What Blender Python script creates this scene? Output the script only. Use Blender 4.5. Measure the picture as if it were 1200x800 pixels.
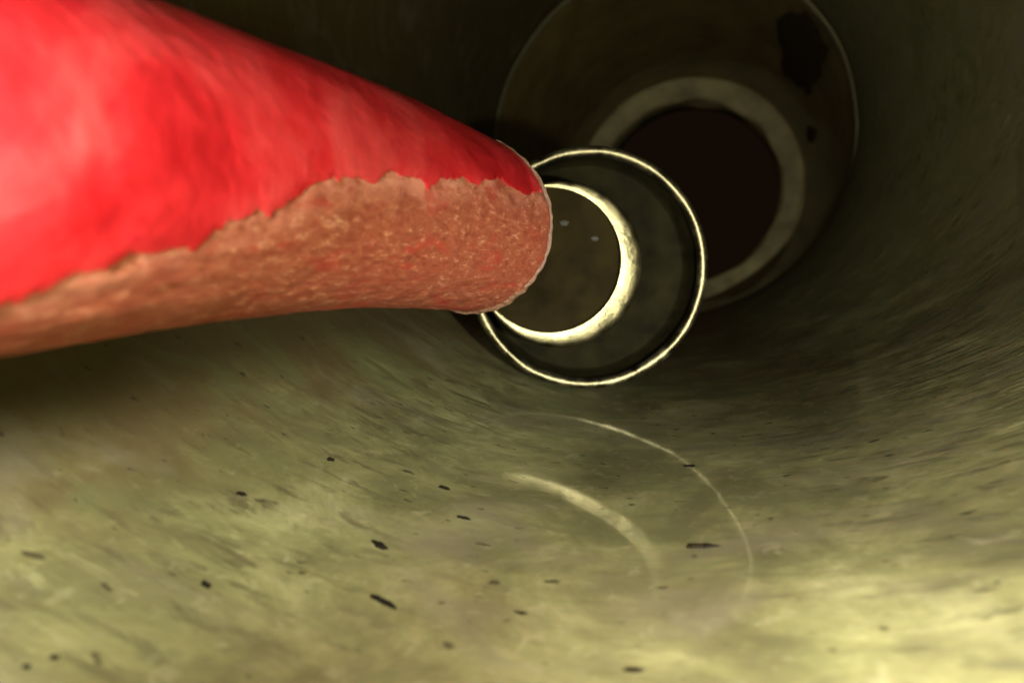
import bpy, bmesh, math, random
from mathutils import Vector, Matrix, noise
R = math.radians
for o in list(bpy.data.objects):
    bpy.data.objects.remove(o)
scene = bpy.context.scene
col = scene.collection
random.seed(7)

# ------------------------------------------------------------ camera (the lens of the inspection scope, low in the bore)
CAM = Vector((.012, 0, -.072))
cd = bpy.data.cameras.new('camera'); cam = bpy.data.objects.new('camera', cd); col.objects.link(cam)
cam.location = CAM
cam.rotation_euler = (R(90 - 6.2), 0, R(17.63))
cd.sensor_width = 36; cd.sensor_fit = 'HORIZONTAL'; cd.lens = 782 / 1200 * 36
cd.clip_start = .001; cd.clip_end = 10
cd.dof.use_dof = True; cd.dof.focus_distance = .095; cd.dof.aperture_fstop = 26
scene.camera = cam

# ------------------------------------------------------------ world: the unlit inside of a pipe
w = bpy.data.worlds.new('World'); scene.world = w; w.use_nodes = True
w.node_tree.nodes['Background'].inputs[0].default_value = (.0060, .0030, .0012, 1)
w.node_tree.nodes['Background'].inputs[1].default_value = 1

# ------------------------------------------------------------ lamps: two small LEDs beside the lens of the scope, plus one added fill
def led(name, dx, dz, watts, size, tilt=(0, 0), dy=-.004, spread=180, colour=(1, .99, .84)):
    l = bpy.data.lights.new(name, 'AREA'); l.shape = 'DISK'; l.size = size; l.energy = watts; l.spread = R(spread); l.color = colour
    o = bpy.data.objects.new(name, l); col.objects.link(o)
    rt = Vector((math.cos(R(17.63)), math.sin(R(17.63)), 0))
    o.location = CAM + rt * dx + Vector((0, dy, dz))
    o.rotation_euler = (R(90 - 6.2 + tilt[0]), 0, R(17.63 + tilt[1]))
    return o
led('scope_and_fill_led', .030, -.009, .54, .005, (-35, -42), spread=172)
led('scope_and_fill_led', -.0245, .005, .165, .010, (24, 60), dy=.010)
led('scope_and_fill_led', .002, .009, .022, .006, (12, -10))  # extra weak fill, added to lift the dark background above the rod
scene.view_settings.view_transform = 'Standard'
scene.view_settings.look = 'None'
scene.view_settings.exposure = 0
scene.view_settings.gamma = 1

# ------------------------------------------------------------ node helpers
class N:
    def __init__(s, name):
        s.m = bpy.data.materials.new(name); s.m.use_nodes = True
        s.t = s.m.node_tree; s.b = s.t.nodes['Principled BSDF']
    def n(s, kind, **kw):
        x = s.t.nodes.new(kind)
        for k, v in kw.items():
            if k.startswith('i_'): x.inputs[k[2:].replace('_', ' ')].default_value = v
            else: setattr(x, k, v)
        return x
    def l(s, a, b): s.t.links.new(a, b)
    def mapping(s, src, scale, rot=(0, 0, 0)):
        m = s.n('ShaderNodeMapping'); m.inputs['Scale'].default_value = scale; m.inputs['Rotation'].default_value = rot
        s.l(src, m.inputs[0]); return m.outputs[0]
    def noise(s, vec, scale, detail=4, rough=.55, dist=0):
        x = s.n('ShaderNodeTexNoise'); x.inputs['Scale'].default_value = scale; x.inputs['Detail'].default_value = detail
        x.inputs['Roughness'].default_value = rough; x.inputs['Distortion'].default_value = dist
        s.l(vec, x.inputs['Vector']); return x.outputs[0]
    def ramp(s, fac, stops):
        r = s.n('ShaderNodeValToRGB'); e = r.color_ramp.elements
        while len(e) > 1: e.remove(e[-1])
        e[0].position, e[0].color = stops[0][0], c4(stops[0][1])
        for p, c in stops[1:]:
            q = e.new(p); q.color = c4(c)
        s.l(fac, r.inputs[0]); return r.outputs[0]
    def mix(s, fac, a, b, mode='MIX'):
        x = s.n('ShaderNodeMix', data_type='RGBA', blend_type=mode)
        for v, i in ((fac, 0), (a, 6), (b, 7)):
            if hasattr(v, 'is_linked'): s.l(v, x.inputs[i])
            else: x.inputs[i].default_value = v if i == 0 else c4(v)
        return x.outputs[2]
    def add(s, a, b, op='ADD'):
        x = s.n('ShaderNodeMath', operation=op)
        for v, i in ((a, 0), (b, 1)):
            if hasattr(v, 'is_linked'): s.l(v, x.inputs[i])
            else: x.inputs[i].default_value = v
        return x.outputs[0]
    def bump(s, h, strength, dist, coat=False):
        x = s.n('ShaderNodeBump'); x.inputs['Strength'].default_value = strength; x.inputs['Distance'].default_value = dist
        s.l(h, x.inputs['Height']); s.l(x.outputs[0], s.b.inputs['Normal'])
        if coat: s.l(x.outputs[0], s.b.inputs['Coat Normal'])
    def set(s, **kw):
        for k, v in kw.items():
            i = s.b.inputs[k.replace('_', ' ')]
            if hasattr(v, 'is_linked'): s.l(v, i)
            else: i.default_value = c4(v) if i.type == 'RGBA' else v
        return s.m
def c4(c): return (c, c, c, 1) if isinstance(c, (int, float)) else (*c[:3], 1)

# ------------------------------------------------------------ materials
def mat_pipe():
    a = N('pipe_wall_plastic')
    uv = a.n('ShaderNodeTexCoord').outputs['UV']
    mott = a.noise(uv, 60, 7, .68, .5)
    fine = a.noise(uv, 380, 4, .6, .5)
    st1 = a.noise(a.mapping(uv, (120, 620, 1), (0, 0, R(14))), 1, 4, .55, .6)       # drag marks running round the bore
    st2 = a.noise(a.mapping(uv, (60, 170, 1), (0, 0, R(10))), 1, 5, .6, .8)
    patch = a.ramp(a.noise(uv, 26, 3, .5, .5), [(.47, 0), (.6, 1)])
    base = a.ramp(mott, [(.3, (.070, .067, .030)), (.45, (.128, .122, .052)), (.55, (.185, .178, .076)), (.7, (.31, .30, .145))])
    sx = a.n('ShaderNodeSeparateXYZ'); a.l(uv, sx.inputs[0])
    side = a.n('ShaderNodeMapRange', interpolation_type='SMOOTHSTEP'); a.l(a.add(sx.outputs[0], 0, 'ABSOLUTE'), side.inputs[0])
    for k, v in ((1, .010), (2, .030), (3, .25), (4, 1)): side.inputs[k].default_value = v
    st3 = a.noise(a.mapping(uv, (130, 420, 1), (0, 0, R(16))), 1, 5, .62, .4)
    base = a.mix(a.ramp(st2, [(.5, 0), (.68, .6)]), base, (.12, .108, .055))
    base = a.mix(a.add(a.ramp(st3, [(.54, 0), (.64, .9)]), side.outputs[0], 'MULTIPLY'), base, (.075, .07, .033))
    base = a.mix(a.add(a.ramp(st3, [(.28, .45), (.38, 0)]), side.outputs[0], 'MULTIPLY'), base, (.34, .33, .16))
    high = a.n('ShaderNodeMapRange', interpolation_type='SMOOTHSTEP'); a.l(a.add(sx.outputs[0], 0, 'ABSOLUTE'), high.inputs[0])
    for k, v in ((1, .052), (2, .095), (3, .75), (4, 0)): high.inputs[k].default_value = v
    patch = a.add(patch, side.outputs[0], 'MULTIPLY')
    base = a.mix(a.add(.8, high.outputs[0], 'SUBTRACT'), base, (.15, .135, .055))       # the walls higher up are cleaner
    base = a.mix(a.add(a.ramp(st1, [(.54, 0), (.63, .85)]), patch, 'MULTIPLY'), base, (.055, .052, .024))
    base = a.mix(a.add(a.ramp(st1, [(.30, .5), (.40, 0)]), patch, 'MULTIPLY'), base, (.40, .38, .20))
    base = a.mix(a.ramp(fine, [(.58, 0), (.72, .4)]), base, (.10, .088, .04))
    base = a.mix(a.ramp(fine, [(.28, .4), (.42, 0)]), base, (.32, .30, .17))
    # shade below the rod, painted into the wall as a noise-edged brown band
    rod_shade = a.add(sx.outputs[0], a.add(a.add(a.noise(a.mapping(uv, (30, 70, 1), (0, 0, R(20))), 1, 5, .65, .8), .5, 'SUBTRACT'), .055, 'MULTIPLY'))
    fm = a.n('ShaderNodeMapRange', interpolation_type='SMOOTHSTEP'); a.l(rod_shade, fm.inputs[0])
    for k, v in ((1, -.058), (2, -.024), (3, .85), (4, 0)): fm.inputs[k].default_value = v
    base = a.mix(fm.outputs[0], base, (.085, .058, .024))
    hue = a.noise(a.mapping(uv, (34, 60, 1), (0, 0, R(20))), 1, 4, .6, .7)
    base = a.mix(a.ramp(hue, [(.52, 0), (.66, .55)]), base, (.16, .14, .09))
    base = a.mix(a.ramp(hue, [(.34, .55), (.46, 0)]), base, (.105, .115, .047))
    pits = a.noise(a.mapping(uv, (330, 560, 1)), 1, 2, .5)
    base = a.mix(a.ramp(pits, [(.67, 0), (.725, .8)]), base, (.03, .025, .013))
    h = a.add(a.add(st1, patch, 'MULTIPLY'), a.add(fine, .3, 'MULTIPLY'))
    a.bump(h, .3, .0004)
    # the wet gloss on top lies smoother than the plastic below
    cb = a.n('ShaderNodeBump'); cb.inputs['Strength'].default_value = .05; cb.inputs['Distance'].default_value = .0006
    a.l(a.noise(uv, 70, 2, .5), cb.inputs['Height']); a.l(cb.outputs[0], a.b.inputs['Coat Normal'])
    wz = a.n('ShaderNodeMapRange', interpolation_type='SMOOTHSTEP'); a.l(sx.outputs[0], wz.inputs[0])
    for k, v in ((1, .028), (2, .052), (3, 1), (4, .05)): wz.inputs[k].default_value = v
    # the moisture covers only part of the floor
    wx = a.n('ShaderNodeMapRange', interpolation_type='SMOOTHSTEP')
    a.l(a.add(sx.outputs[0], a.add(a.add(mott, .5, 'SUBTRACT'), .02, 'MULTIPLY')), wx.inputs[0])
    for k, v in ((1, -.019), (2, -.004), (3, .08), (4, 1)): wx.inputs[k].default_value = v
    wy = a.n('ShaderNodeMapRange', interpolation_type='SMOOTHSTEP'); a.l(sx.outputs[1], wy.inputs[0])
    for k, v in ((1, .042), (2, .062), (3, .1), (4, 1)): wy.inputs[k].default_value = v
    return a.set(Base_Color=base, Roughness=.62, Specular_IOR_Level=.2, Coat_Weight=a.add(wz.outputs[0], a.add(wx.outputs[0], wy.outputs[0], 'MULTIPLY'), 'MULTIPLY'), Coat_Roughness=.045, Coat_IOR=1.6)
def mat_plain(name, colour, rough=.6, var=.25, scale=400, metal=0, bump=.15, spec=.5, coords='Object'):
    a = N(name)
    tc = a.n('ShaderNodeTexCoord').outputs[coords]
    nz = a.noise(tc, scale, 5, .6)
    lo = tuple(c * (1 - var) for c in colour); hi = tuple(min(1, c * (1 + var)) for c in colour)
    a.bump(nz, bump, .0003)
    return a.set(Base_Color=a.ramp(nz, [(.3, lo), (.7, hi)]), Roughness=rough, Metallic=metal, Specular_IOR_Level=spec)
def mat_red():
    a = N('red_coating')
    tc = a.n('ShaderNodeTexCoord').outputs['Object']
    big = a.noise(tc, 90, 4, .6, .5); fine = a.noise(tc, 700, 4, .6)
    c = a.ramp(big, [(.32, (.22, .004, .006)), (.48, (.33, .011, .014)), (.58, (.38, .024, .026)), (.72, (.42, .042, .042))])
    nick = a.noise(a.mapping(tc, (520, 230, 330)), 1, 2, .5)
    c = a.mix(a.ramp(nick, [(.66, 0), (.73, .8)]), c, (.26, .005, .012))
    a.bump(a.add(a.add(big, .7, 'MULTIPLY'), a.add(fine, .2, 'MULTIPLY')), .35, .0012)
    return a.set(Base_Color=c, Roughness=.42, Specular_IOR_Level=.2)
def mat_worn():
    a = N('worn_core')
    tc = a.n('ShaderNodeTexCoord').outputs['Object']
    g = a.noise(a.mapping(tc, (1300, 480, 1300)), 1, 6, .72, .3)
    big = a.noise(tc, 160, 4, .6, .4)
    c = a.ramp(g, [(.28, (.095, .016, .007)), (.42, (.19, .043, .020)), (.56, (.235, .068, .034)), (.70, (.46, .22, .13))])
    c = a.mix(a.ramp(big, [(.4, 0), (.65, .5)]), c, (.20, .036, .020))
    fr = a.n('ShaderNodeAttribute', attribute_name='fringe')
    fn = a.ramp(a.noise(a.mapping(tc, (420, 260, 420)), 1, 5, .65, .4), [(.40, .05), (.60, .85)])
    c = a.mix(a.add(fr.outputs['Fac'], fn, 'MULTIPLY'), c, (.44, .17, .115))
    c = a.mix(a.ramp(a.noise(a.mapping(tc, (300, 120, 300)), 1, 5, .7, .5), [(.54, 0), (.64, .6)]), c, (.26, .022, .015))
    a.bump(a.add(g, a.add(big, .4, 'MULTIPLY')), .45, .0005)
    return a.set(Base_Color=c, Roughness=.72, Specular_IOR_Level=.2)
def mat_metal(name, colour, rough, var=.2, metal=1.0):
    a = N(name)
    tc = a.n('ShaderNodeTexCoord').outputs['Object']
    n1 = a.noise(tc, 260, 5, .65, .4); n2 = a.noise(tc, 1200, 3, .6)
    lo = tuple(c * (1 - var) for c in colour)
    c = a.ramp(n1, [(.35, lo), (.6, colour)])
    rr = a.n('ShaderNodeMapRange'); rr.inputs[1].default_value = .3; rr.inputs[2].default_value = .7
    rr.inputs[3].default_value = rough * .75; rr.inputs[4].default_value = min(1, rough * 1.3)
    a.l(n1, rr.inputs[0])
    a.bump(a.add(n1, a.add(n2, .4, 'MULTIPLY')), .35, .0004)
    return a.set(Base_Color=c, Roughness=rr.outputs[0], Metallic=metal)
M = dict(
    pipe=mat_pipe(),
    grit=mat_plain('grit_dull', (.03, .026, .014), .7, .3, 500),
    shoulder=mat_plain('shoulder_face', (.42, .35, .16), .7, .4, 40),
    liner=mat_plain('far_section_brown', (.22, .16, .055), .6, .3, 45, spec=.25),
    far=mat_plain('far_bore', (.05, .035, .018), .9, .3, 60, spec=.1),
    ridge=mat_plain('joint_bead', (.20, .18, .09), .5, .2, 300),
    grime=mat_plain('black_grime', (.05, .032, .012), .8, .5, 500, bump=.5, spec=.2),
    red=mat_red(), worn=mat_worn(),
    torn=mat_plain('torn_edge', (.12, .06, .033), .6, .3, 1200, bump=.5),
    rim=mat_metal('pale_metal_rim', (.27, .24, .14), .42, .75),
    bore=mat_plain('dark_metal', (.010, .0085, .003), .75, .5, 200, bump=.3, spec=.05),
    band=mat_metal('polished_band', (.25, .22, .12), .40, .55),
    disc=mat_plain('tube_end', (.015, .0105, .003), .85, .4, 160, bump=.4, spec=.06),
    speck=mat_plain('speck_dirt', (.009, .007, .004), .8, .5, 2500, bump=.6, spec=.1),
)

lb = M['liner'].node_tree.nodes['Principled BSDF']
lb.inputs['Coat Weight'].default_value = .35; lb.inputs['Coat Roughness'].default_value = .10
# ------------------------------------------------------------ mesh helpers
def link(name, verts, faces, mat, parent=None, smooth=True, uvs=None):
    me = bpy.data.meshes.new(name); me.from_pydata([tuple(v) for v in verts], [], faces); me.update()
    bm = bmesh.new(); bm.from_mesh(me)
    if uvs is None:
        bmesh.ops.recalc_face_normals(bm, faces=bm.faces)
        bm.to_mesh(me)
    bm.free()
    if uvs is not None:
        lay = me.uv_layers.new(name='UVMap')
        for p in me.polygons:
            us = [uvs[i] for i in p.vertices]
            wrap = max(u[0] for u in us) - min(u[0] for u in us) > .3
            for li, vi in zip(p.loop_indices, p.vertices):
                u, v = uvs[vi]
                if wrap and u < 0: u += 2 * math.pi * .1
                lay.data[li].uv = (u, v)
    if smooth:
        for p in me.polygons: p.use_smooth = True
    if smooth: me.set_sharp_from_angle(angle=R(38))
    me.materials.append(mat)
    o = bpy.data.objects.new(name, me); col.objects.link(o)
    if parent: o.parent = parent
    return o
def empty(name, loc, label, cat, group=None):
    o = bpy.data.objects.new(name, None); col.objects.link(o); o.location = loc; o.empty_display_size = .01
    o['label'] = label; o['category'] = cat
    if group: o['group'] = group
    return o
def lathe(name, prof, mat, parent=None, n=192, frame=None, closed=True, wob=0, uv=False, smooth=True):
    """closed or open profile of (radius, along) turned round frame's Y axis"""
    V, F, U = [], [], []
    for i in range(n):
        a = -math.pi + 2 * math.pi * i / n
        for k, (r, y) in enumerate(prof):
            rr = r
            if wob: rr += wob * noise.noise(Vector((math.sin(a) * 3, math.cos(a) * 3, y * 90 + k * .15)))
            V.append(Vector((rr * math.sin(a), y, -rr * math.cos(a)))); U.append((a * .1, y))
    m = len(prof); K = m if closed else m - 1
    for i in range(n):
        for k in range(K):
            a, b = i * m + k, i * m + (k + 1) % m
            c, d = ((i + 1) % n) * m + (k + 1) % m, ((i + 1) % n) * m + k
            F.append((a, b, c, d))
    if frame: V = [frame @ v for v in V]
    return link(name, V, F, mat, parent, smooth, U if uv else None)

# ------------------------------------------------------------ the pipe
def drift(y):                                   # the pipe wanders a little sideways with distance
    t = min(1, max(0, (y - .16) / .24)); return -.025 * t * t * (3 - 2 * t)
def wall_r(a, y):
    sag = .0040 * a * math.exp(-(a / .42) ** 2)             # the floor has sagged a little to one side
    return .1 - sag + .0002 * noise.noise(Vector((a * 4, y * 30, 0)))
NA, prof = 360, []
Yr = [-.15 + .01 * i for i in range(16)] + [.0015 * i for i in range(1, 120)] + [.18 + .008 * i for i in range(28)]
Yr = [y for y in Yr if y < .394] + [.394]
prof = [(.1, y) for y in Yr] + [(.1005, .395), (.1005, .3965), (.112, .3965), (.112, -.15)]
V, F, U = [], [], []
m = len(prof)
for i in range(NA):
    a = -math.pi + 2 * math.pi * i / NA
    for k, (r, y) in enumerate(prof):
        rr = r
        if k < len(Yr):
            rr = wall_r(a, y)
        V.append((rr * math.sin(a) + drift(y), y, -rr * math.cos(a))); U.append((a * .1, y))
for i in range(NA):
    for k in range(m):
        F.append((i * m + k, i * m + (k + 1) % m, ((i + 1) % NA) * m + (k + 1) % m, ((i + 1) % NA) * m + k))
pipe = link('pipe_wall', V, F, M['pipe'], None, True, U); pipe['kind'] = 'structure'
FAR = Matrix.Translation((-.025, 0, -.002))
lathe('joint_bead', [(.0999, .3935), (.0994, .3950), (.0992, .396), (.0994, .397), (.1003, .398), (.1003, .3935)], M['ridge'], pipe, 240, wob=.0005, frame=FAR)
lathe('far_section', [(.1006, .3965), (.1004, .45), (.1006, .50), (.1004, .56), (.1006, .6695), (.112, .6695), (.112, .3965)], M['liner'], pipe, 240, wob=.0006, frame=FAR)
lathe('shoulder_ring', [(.103, .640), (.101, .6395), (.0985, .6425), (.0965, .6435), (.0840, .6435), (.0825, .645), (.0820, .650), (.0820, .668), (.103, .668)],
      M['shoulder'], pipe, 200, wob=.0022, frame=FAR)
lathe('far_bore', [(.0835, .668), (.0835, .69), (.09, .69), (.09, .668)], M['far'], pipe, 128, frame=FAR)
def wall_patch(name, ang, y, da, dy, mat, parent, h=.0004, seed=1, tilt=0, N=26, base=.0001):
    """an irregular thin crust lying on the bore"""
    V, F = [], []
    rings = (1.0, .86, .5)
    for q, s in enumerate(rings):
        for i in range(N):
            t = 2 * math.pi * i / N
            k = s * (1 + .45 * noise.noise(Vector((math.cos(t) * 1.6, math.sin(t) * 1.6, seed * 7.3))) + .2 * noise.noise(Vector((math.cos(t) * 5, math.sin(t) * 5, seed * 3.1))))
            x_, y_ = k * da * math.cos(t), k * dy * math.sin(t)
            x2 = x_ * math.cos(tilt) - y_ * math.sin(tilt); y2 = x_ * math.sin(tilt) + y_ * math.cos(tilt)
            aa = ang + x2 / .1; r = wall_r(aa, y + y2) + base - (0, h * .75, h)[q] * (1 + .5 * noise.noise(Vector((t * 2, s * 3, seed))))
            V.append((r * math.sin(aa) + drift(y + y2), y + y2, -r * math.cos(aa)))
    aa = ang; rc = wall_r(aa, y) + base - h; V.append((rc * math.sin(aa) + drift(y), y, -rc * math.cos(aa)))
    c = len(V) - 1
    for q in range(2):
        for i in range(N):
            j = (i + 1) % N; F.append((q * N + i, q * N + j, (q + 1) * N + j, (q + 1) * N + i))
    for i in range(N): F.append((2 * N + i, 2 * N + (i + 1) % N, c))
    F.append(tuple(reversed(range(N))))
    return link(name, V, F, mat, parent)
for g in (wall_patch('grime_patch', R(127), .465, .021, .055, M['grime'], pipe, .0010, 3, base=.0006), wall_patch('grime_patch', R(108), .56, .006, .014, M['grime'], pipe, .0010, 5, base=.0006)):
    for v in g.data.vertices: v.co.z -= .002; v.co.x -= .0012

# ------------------------------------------------------------ the red rod
AX = [(-.0328, -.060, -.0665), (-.0336, -.010, -.0659), (-.03413, .024, -.06493), (-.03468, .03331, -.0647), (-.03508, .04, -.06425),
      (-.03455, .04781, -.06383), (-.03325, .05739, -.06364), (-.03117, .06979, -.06345), (-.02904, .08331, -.06418), (-.02597, .09953, -.06572)]
def axis(y):
    if y <= AX[0][1]: return Vector((AX[0][0], y, AX[0][2]))
    for p, q in zip(AX, AX[1:]):
        if y <= q[1]:
            t = (y - p[1]) / (q[1] - p[1]); return Vector(p).lerp(Vector(q), t)
    d = (Vector(AX[-1]) - Vector(AX[-2])).normalized()
    return Vector(AX[-1]) + d * ((y - AX[-1][1]) / d.y)
def axis_s(y):                                # the same line, corners rounded
    s = Vector((0, 0, 0)); W = 0
    for k in range(-4, 5):
        w_ = 1 - abs(k) / 5; s += axis(y + k * .0025) * w_; W += w_
    s /= W; s.y = y
    return s
RHO = .0133
BND = [(-.07, -64), (.0, -56), (.0243, -47), (.0266, -41), (.0287, -37), (.0332, -29.5), (.0381, -23), (.0447, -15), (.0492, -5.7), (.0545, .3),
       (.0623, 5), (.0665, 2.5), (.073, 9.4), (.0839, 14.8), (.095, 18.4), (.11, 22)]
def lerp_tab(T, x):
    if x <= T[0][0]: return T[0][1]
    for (a, b), (c, d) in zip(T, T[1:]):
        if x <= c: return b + (d - b) * (x - a) / (c - a)
    return T[-1][1]
YE = .0975
rod = empty('red_rod', axis_s(.02), 'thick red rod with rounded tip, worn to rough salmon core along its lower side', 'rod')
O = rod.location.copy()
def ring_pt(y, r, a):
    p = axis_s(y); return p + Vector((r * math.cos(a), 0, r * math.sin(a))) - O
def core_r(y, a):
    n = noise.noise(Vector((a * 7, y * 220, 1))) * .00016 + noise.noise(Vector((a * 26, y * 700, 5))) * .00008 + noise.noise(Vector((a * 60, y * 1500, 9))) * .00005
    return RHO - .0002 + n
def tip_k(t): return math.sqrt(max(0, 1 - t * t))
V, F = [], []
ys = [-.06 + .004 * i for i in range(18)] + [.012 + .0006 * i for i in range(int((YE - .012) / .0006) + 1)]
NR = 220
rows = []
for y in ys:
    rows.append([ring_pt(y, core_r(y, 2 * math.pi * i / NR), 2 * math.pi * i / NR) for i in range(NR)])
for k in range(1, 11):                          # rounded far end
    t = k / 11; y = YE + .0040 * t
    rows.append([ring_pt(y, core_r(y, 2 * math.pi * i / NR) * (1 - .42 * (1 - tip_k(t))), 2 * math.pi * i / NR) for i in range(NR)])
for r_ in rows: V += r_
for k in range(len(rows) - 1):
    for i in range(NR):
        j = (i + 1) % NR; F.append((k * NR + i, k * NR + j, (k + 1) * NR + j, (k + 1) * NR + i))
F.append(tuple(range(NR))); F.append(tuple(reversed(range((len(rows) - 1) * NR, len(rows) * NR))))
core = link('worn_core', V, F, M['worn'], rod)
at = core.data.attributes.new('fringe', 'FLOAT', 'POINT')      # paler rubbed band next to the coating
allY = ys + [YE + .0040 * k / 11 for k in range(1, 11)]
vals = []
for y in allY:
    lo = lerp_tab(BND, y)
    for i in range(NR):
        d = (lo - 360 * i / NR + 180) % 360 - 180
        vals.append(math.exp(-(max(d, -4) / 9) ** 2) if d > -30 else 0)
at.data.foreach_set('value', vals)
# red coating: a shell with a ragged lower edge, thin step against the core
V, F = [], []
yc = [-.06 + .004 * i for i in range(18)] + [.012 + .0004 * i for i in range(int((YE - .0006 - .012) / .0004) + 1)]
NC = 120
row = NC + 3
for y in yc:
    lo = lerp_tab(BND, y) + 6 * noise.noise(Vector((y * 150, 2, 0))) + 3.6 * noise.noise(Vector((y * 410, 7, 0))) + 2.6 * noise.noise(Vector((y * 1500, 11, 0)))
    hi = 196 + 6 * noise.noise(Vector((y * 200, 30, 0)))
    end = min(1, max(0, (YE - .0006 - y) / .0016))
    th = .00013 * (.15 + .85 * math.sqrt(end))
    for q in range(row):
        t = min(max((q - 1) / NC, 0), 1)
        if q == 0: a, r = lo - .3, RHO - .0009
        elif q == row - 1: a, r = hi + .3, RHO - .0009
        else:
            a = lo + (hi - lo) * t
            edge = min(1, min(t, 1 - t) * 60)
            r = RHO + th * (.35 + .65 * edge) + .00010 * noise.noise(Vector((a * .07, y * 120, 3))) + .00005 * noise.noise(Vector((a * .3, y * 500, 3)))
        V.append(ring_pt(y, r, R(a)))
for k in range(len(yc) - 1):
    for q in range(row - 1):
        F.append((k * row + q, k * row + q + 1, (k + 1) * row + q + 1, (k + 1) * row + q))
link('red_coating', V, F, M['red'], rod)
# torn pale edge round the far end
V, F = [], []
NT = 300; L = 7
for i in range(NT):
    a = 2 * math.pi * i / NT
    wd = .0009 + .0012 * (noise.noise(Vector((math.cos(a) * 5, math.sin(a) * 5, 2))) + .25) + .0005 * noise.noise(Vector((math.cos(a) * 14, math.sin(a) * 14, 6)))
    up = math.exp(-((math.degrees(a) - 66) / 15) ** 2) + .8 * math.exp(-((math.degrees(a) - 300) / 26) ** 2)
    wd = max(.00006, wd * .35 - .0001) + .0030 * up * (.6 + .5 * noise.noise(Vector((a * 14, 0, 3))))
    for q in range(L):
        t = q / (L - 1)
        y = YE + .0009 - wd * (1 - t) - (.0006 if t == 1 else 0)
        lift = -.0001 + .00022 * math.sin(t * math.pi) + .0005 * up * t - .0016 * max(0, t - .55)
        lift += .00016 * noise.noise(Vector((a * 11, t * 3, 8)))
        if q == 0: lift = -.0004
        if q == L - 1: lift = -.0009
        V.append(ring_pt(y, RHO + lift, a))
for i in range(NT):
    for q in range(L - 1):
        j = (i + 1) % NT; F.append((i * L + q, j * L + q, j * L + q + 1, i * L + q + 1))
link('torn_edge', V, F, M['torn'], rod)

# ------------------------------------------------------------ the metal cap beyond the rod
mouth = Vector((-0.01441, 0.13459, -0.07225)); ydir = Vector((-0.33736, 0.94110, 0.02273)).normalized()
xdir = ydir.cross(Vector((0, 0, 1))).normalized(); zdir = xdir.cross(ydir)
tube = empty('metal_cap', mouth, 'round metal cap with thin bright rim and off centre hub, just beyond the rod tip', 'cap')
tube.rotation_euler = Matrix((xdir, ydir, zdir)).transposed().to_euler()
ro = .0243
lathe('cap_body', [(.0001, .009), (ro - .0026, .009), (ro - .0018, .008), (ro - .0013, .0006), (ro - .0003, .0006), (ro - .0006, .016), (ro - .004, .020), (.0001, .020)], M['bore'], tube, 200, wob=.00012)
rp = [(ro - .0008 + .00105 * math.cos(R(t)), .0006 - .0012 * math.sin(R(t))) for t in range(-20, 201, 20)]
lathe('rim', rp, M['rim'], tube, 240, wob=.00022)
HX, HY, HZ = (-0.00697, -0.01120, 0.00114)
hr = .0154
def hub_ring(k, y, n=200, dx=0, dz=0, r=None):
    return [Vector((HX + dx + r * math.cos(2 * math.pi * i / n), y, HZ + dz + r * math.sin(2 * math.pi * i / n))) for i in range(n)]
def skin(rings, cap_end=False):
    n = len(rings[0]); V = [v for g in rings for v in g]; F = []
    for k in range(len(rings) - 1):
        for i in range(n):
            j = (i + 1) % n; F.append((k * n + i, k * n + j, (k + 1) * n + j, (k + 1) * n + i))
    if cap_end: F.append(tuple((len(rings) - 1) * n + i for i in range(n)))
    return V, F
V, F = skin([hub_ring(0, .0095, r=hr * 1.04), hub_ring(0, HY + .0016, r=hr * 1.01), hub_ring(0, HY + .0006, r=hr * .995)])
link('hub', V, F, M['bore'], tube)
BP = 10; rings = []
for k in range(BP):                            # crescent shaped face: its hole sits off centre
    t = k / (BP - 1)
    g = hub_ring(0, 0, dx=-.0021 * t, dz=.0008 * t, r=hr * .995 + (.0134 - hr * .995) * t)
    for v in g: v.y = HY + .0009 * (((v.x - HX) ** 2 + (v.z - HZ) ** 2) / hr ** 2 - .8) + .0005 * (1 - min(1, t * 6)) - .00015 * math.sin(math.pi * t) + .00012 * noise.noise(Vector((v.x * 160, v.z * 160, 3))) + .00003 * noise.noise(Vector((v.x * 900, v.z * 900, 8)))
    rings.append(g)
rings.append(hub_ring(0, HY + .0024, dx=-.0021, dz=.0008, r=.0134))
V, F = skin(rings)
link('crescent_face', V, F, M['band'], tube)
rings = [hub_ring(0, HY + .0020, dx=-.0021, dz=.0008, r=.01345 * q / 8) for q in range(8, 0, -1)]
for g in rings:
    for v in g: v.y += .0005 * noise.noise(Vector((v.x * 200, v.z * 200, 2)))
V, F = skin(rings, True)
link('hub_floor', V, F, M['disc'], tube)
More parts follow.
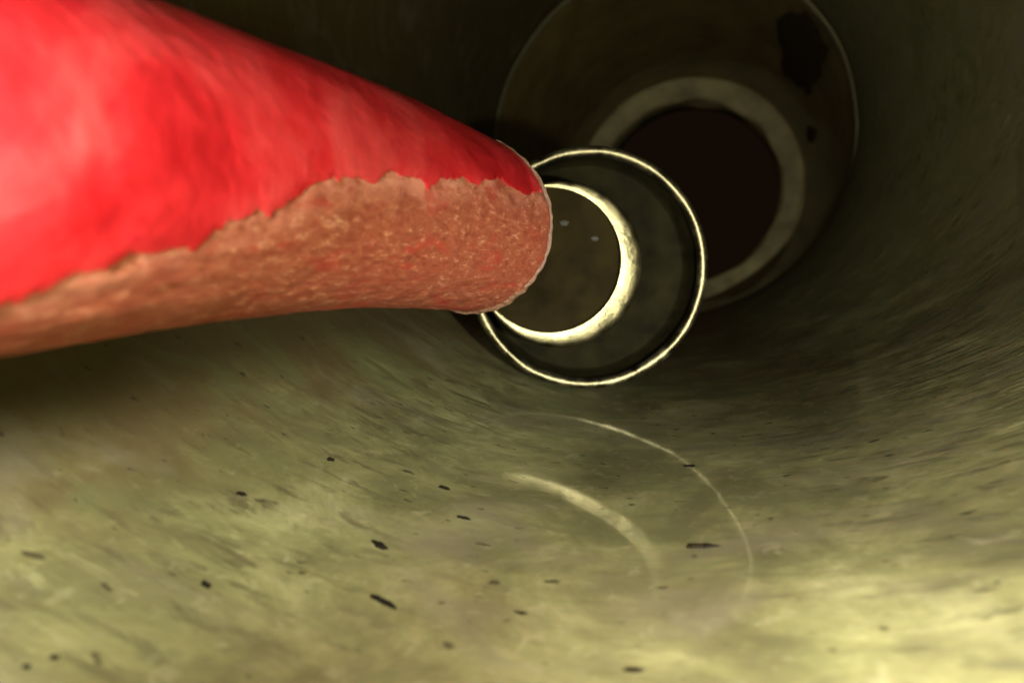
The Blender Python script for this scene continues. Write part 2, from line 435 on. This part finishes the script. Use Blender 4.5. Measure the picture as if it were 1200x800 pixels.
# bits of grit stuck on the hub floor by the crescent
for gx, gz, gs, sd in ((.0008, .0079, .0007, 3), (.0066, .0050, .0006, 4)):
    V = []; F = []
    for q, (k, h) in enumerate(((1, 0), (.8, .7), (.3, 1))):
        for i in range(12):
            t = 2 * math.pi * i / 12; rr = gs * k * (1 + .4 * noise.noise(Vector((math.cos(t) * 2, math.sin(t) * 2, sd))))
            V.append((HX + gx + rr * math.cos(t) * 1.5, HY + .0022 - gs * h, HZ + gz + rr * math.sin(t)))
    for q in range(2):
        for i in range(12):
            F.append((q * 12 + i, q * 12 + (i + 1) % 12, (q + 1) * 12 + (i + 1) % 12, (q + 1) * 12 + i))
    F.append(tuple(range(24, 36)))
    link('grit', V, F, M['grit'], tube)

# ------------------------------------------------------------ dark specks lying on the pipe floor
G = 'dark specks of dirt on the pipe floor'
def speck(name, label, ang, y, lx, ly, seed, tilt=0, h=.00035):
    lx *= .9; ly *= .85; h *= .7
    o = wall_patch(name, R(ang), y, lx, ly, M['speck'], None, h, seed, tilt, 28)
    c = Vector((.1 * math.sin(R(ang)), y, -.1 * math.cos(R(ang))))
    for v in o.data.vertices: v.co -= c
    o.location = c
    o['label'] = label; o['category'] = 'speck'; o['group'] = G
    return o
SP = [
 ('wide black fleck shaped like a wing, lowest of the dark flecks left of centre', -8.1, .0471, .0017, .00035, 1, -.25, .0005),
 ('bent double black fleck just above the wing shaped fleck', -11.0, .0556, .0011, .00045, 2, -.35, .0005),
 ('small dark fleck on the floor midway between the tube rim and the bent double fleck', -8.5, .0665, .0010, .00035, 3, 0, .0004),
 ('small dark dot on the floor nearest below the rounded rod tip', -11.4, .0731, .0008, .0005, 4, 0, .0004),
 ('lone dark dot on the floor under the middle of the red rod', -19.2, .0690, .0006, .0006, 5, 0, .0004),
 ('round dark dot left of centre, between the lone high dot and the floor edge', -19.8, .0543, .0006, .0004, 6, .3, .0004),
 ('bold black dot in the pale lower left floor', -15.4, .0411, .0006, .0004, 7, -.3, .0004),
 ('black dot at the lower left corner, right one of a close pair', -16.2, .0295, .00038, .00028, 8, 0, .0003),
 ('black dot at the lower left corner, left one of a close pair', -16.5, .0281, .00034, .00026, 9, 0, .0003),
 ('dark oval fleck on the bright floor at the bottom of the picture', 4.0, .0440, .0008, .0003, 10, .2, .0003),
 ('dark fleck touching the upper bend of the curved reflection', 4.7, .0942, .0009, .0007, 11, 0, .0003),
 ('long thin black fleck lying between the two curved reflections', 6.3, .0653, .0017, .0004, 12, .15, .0004),
 ('faint dark fleck on the floor low in the middle, right of the wing shaped fleck', -1.8, .0501, .0008, .0003, 13, 0, .0002),
]
for s in SP: speck('dirt_speck', *s)
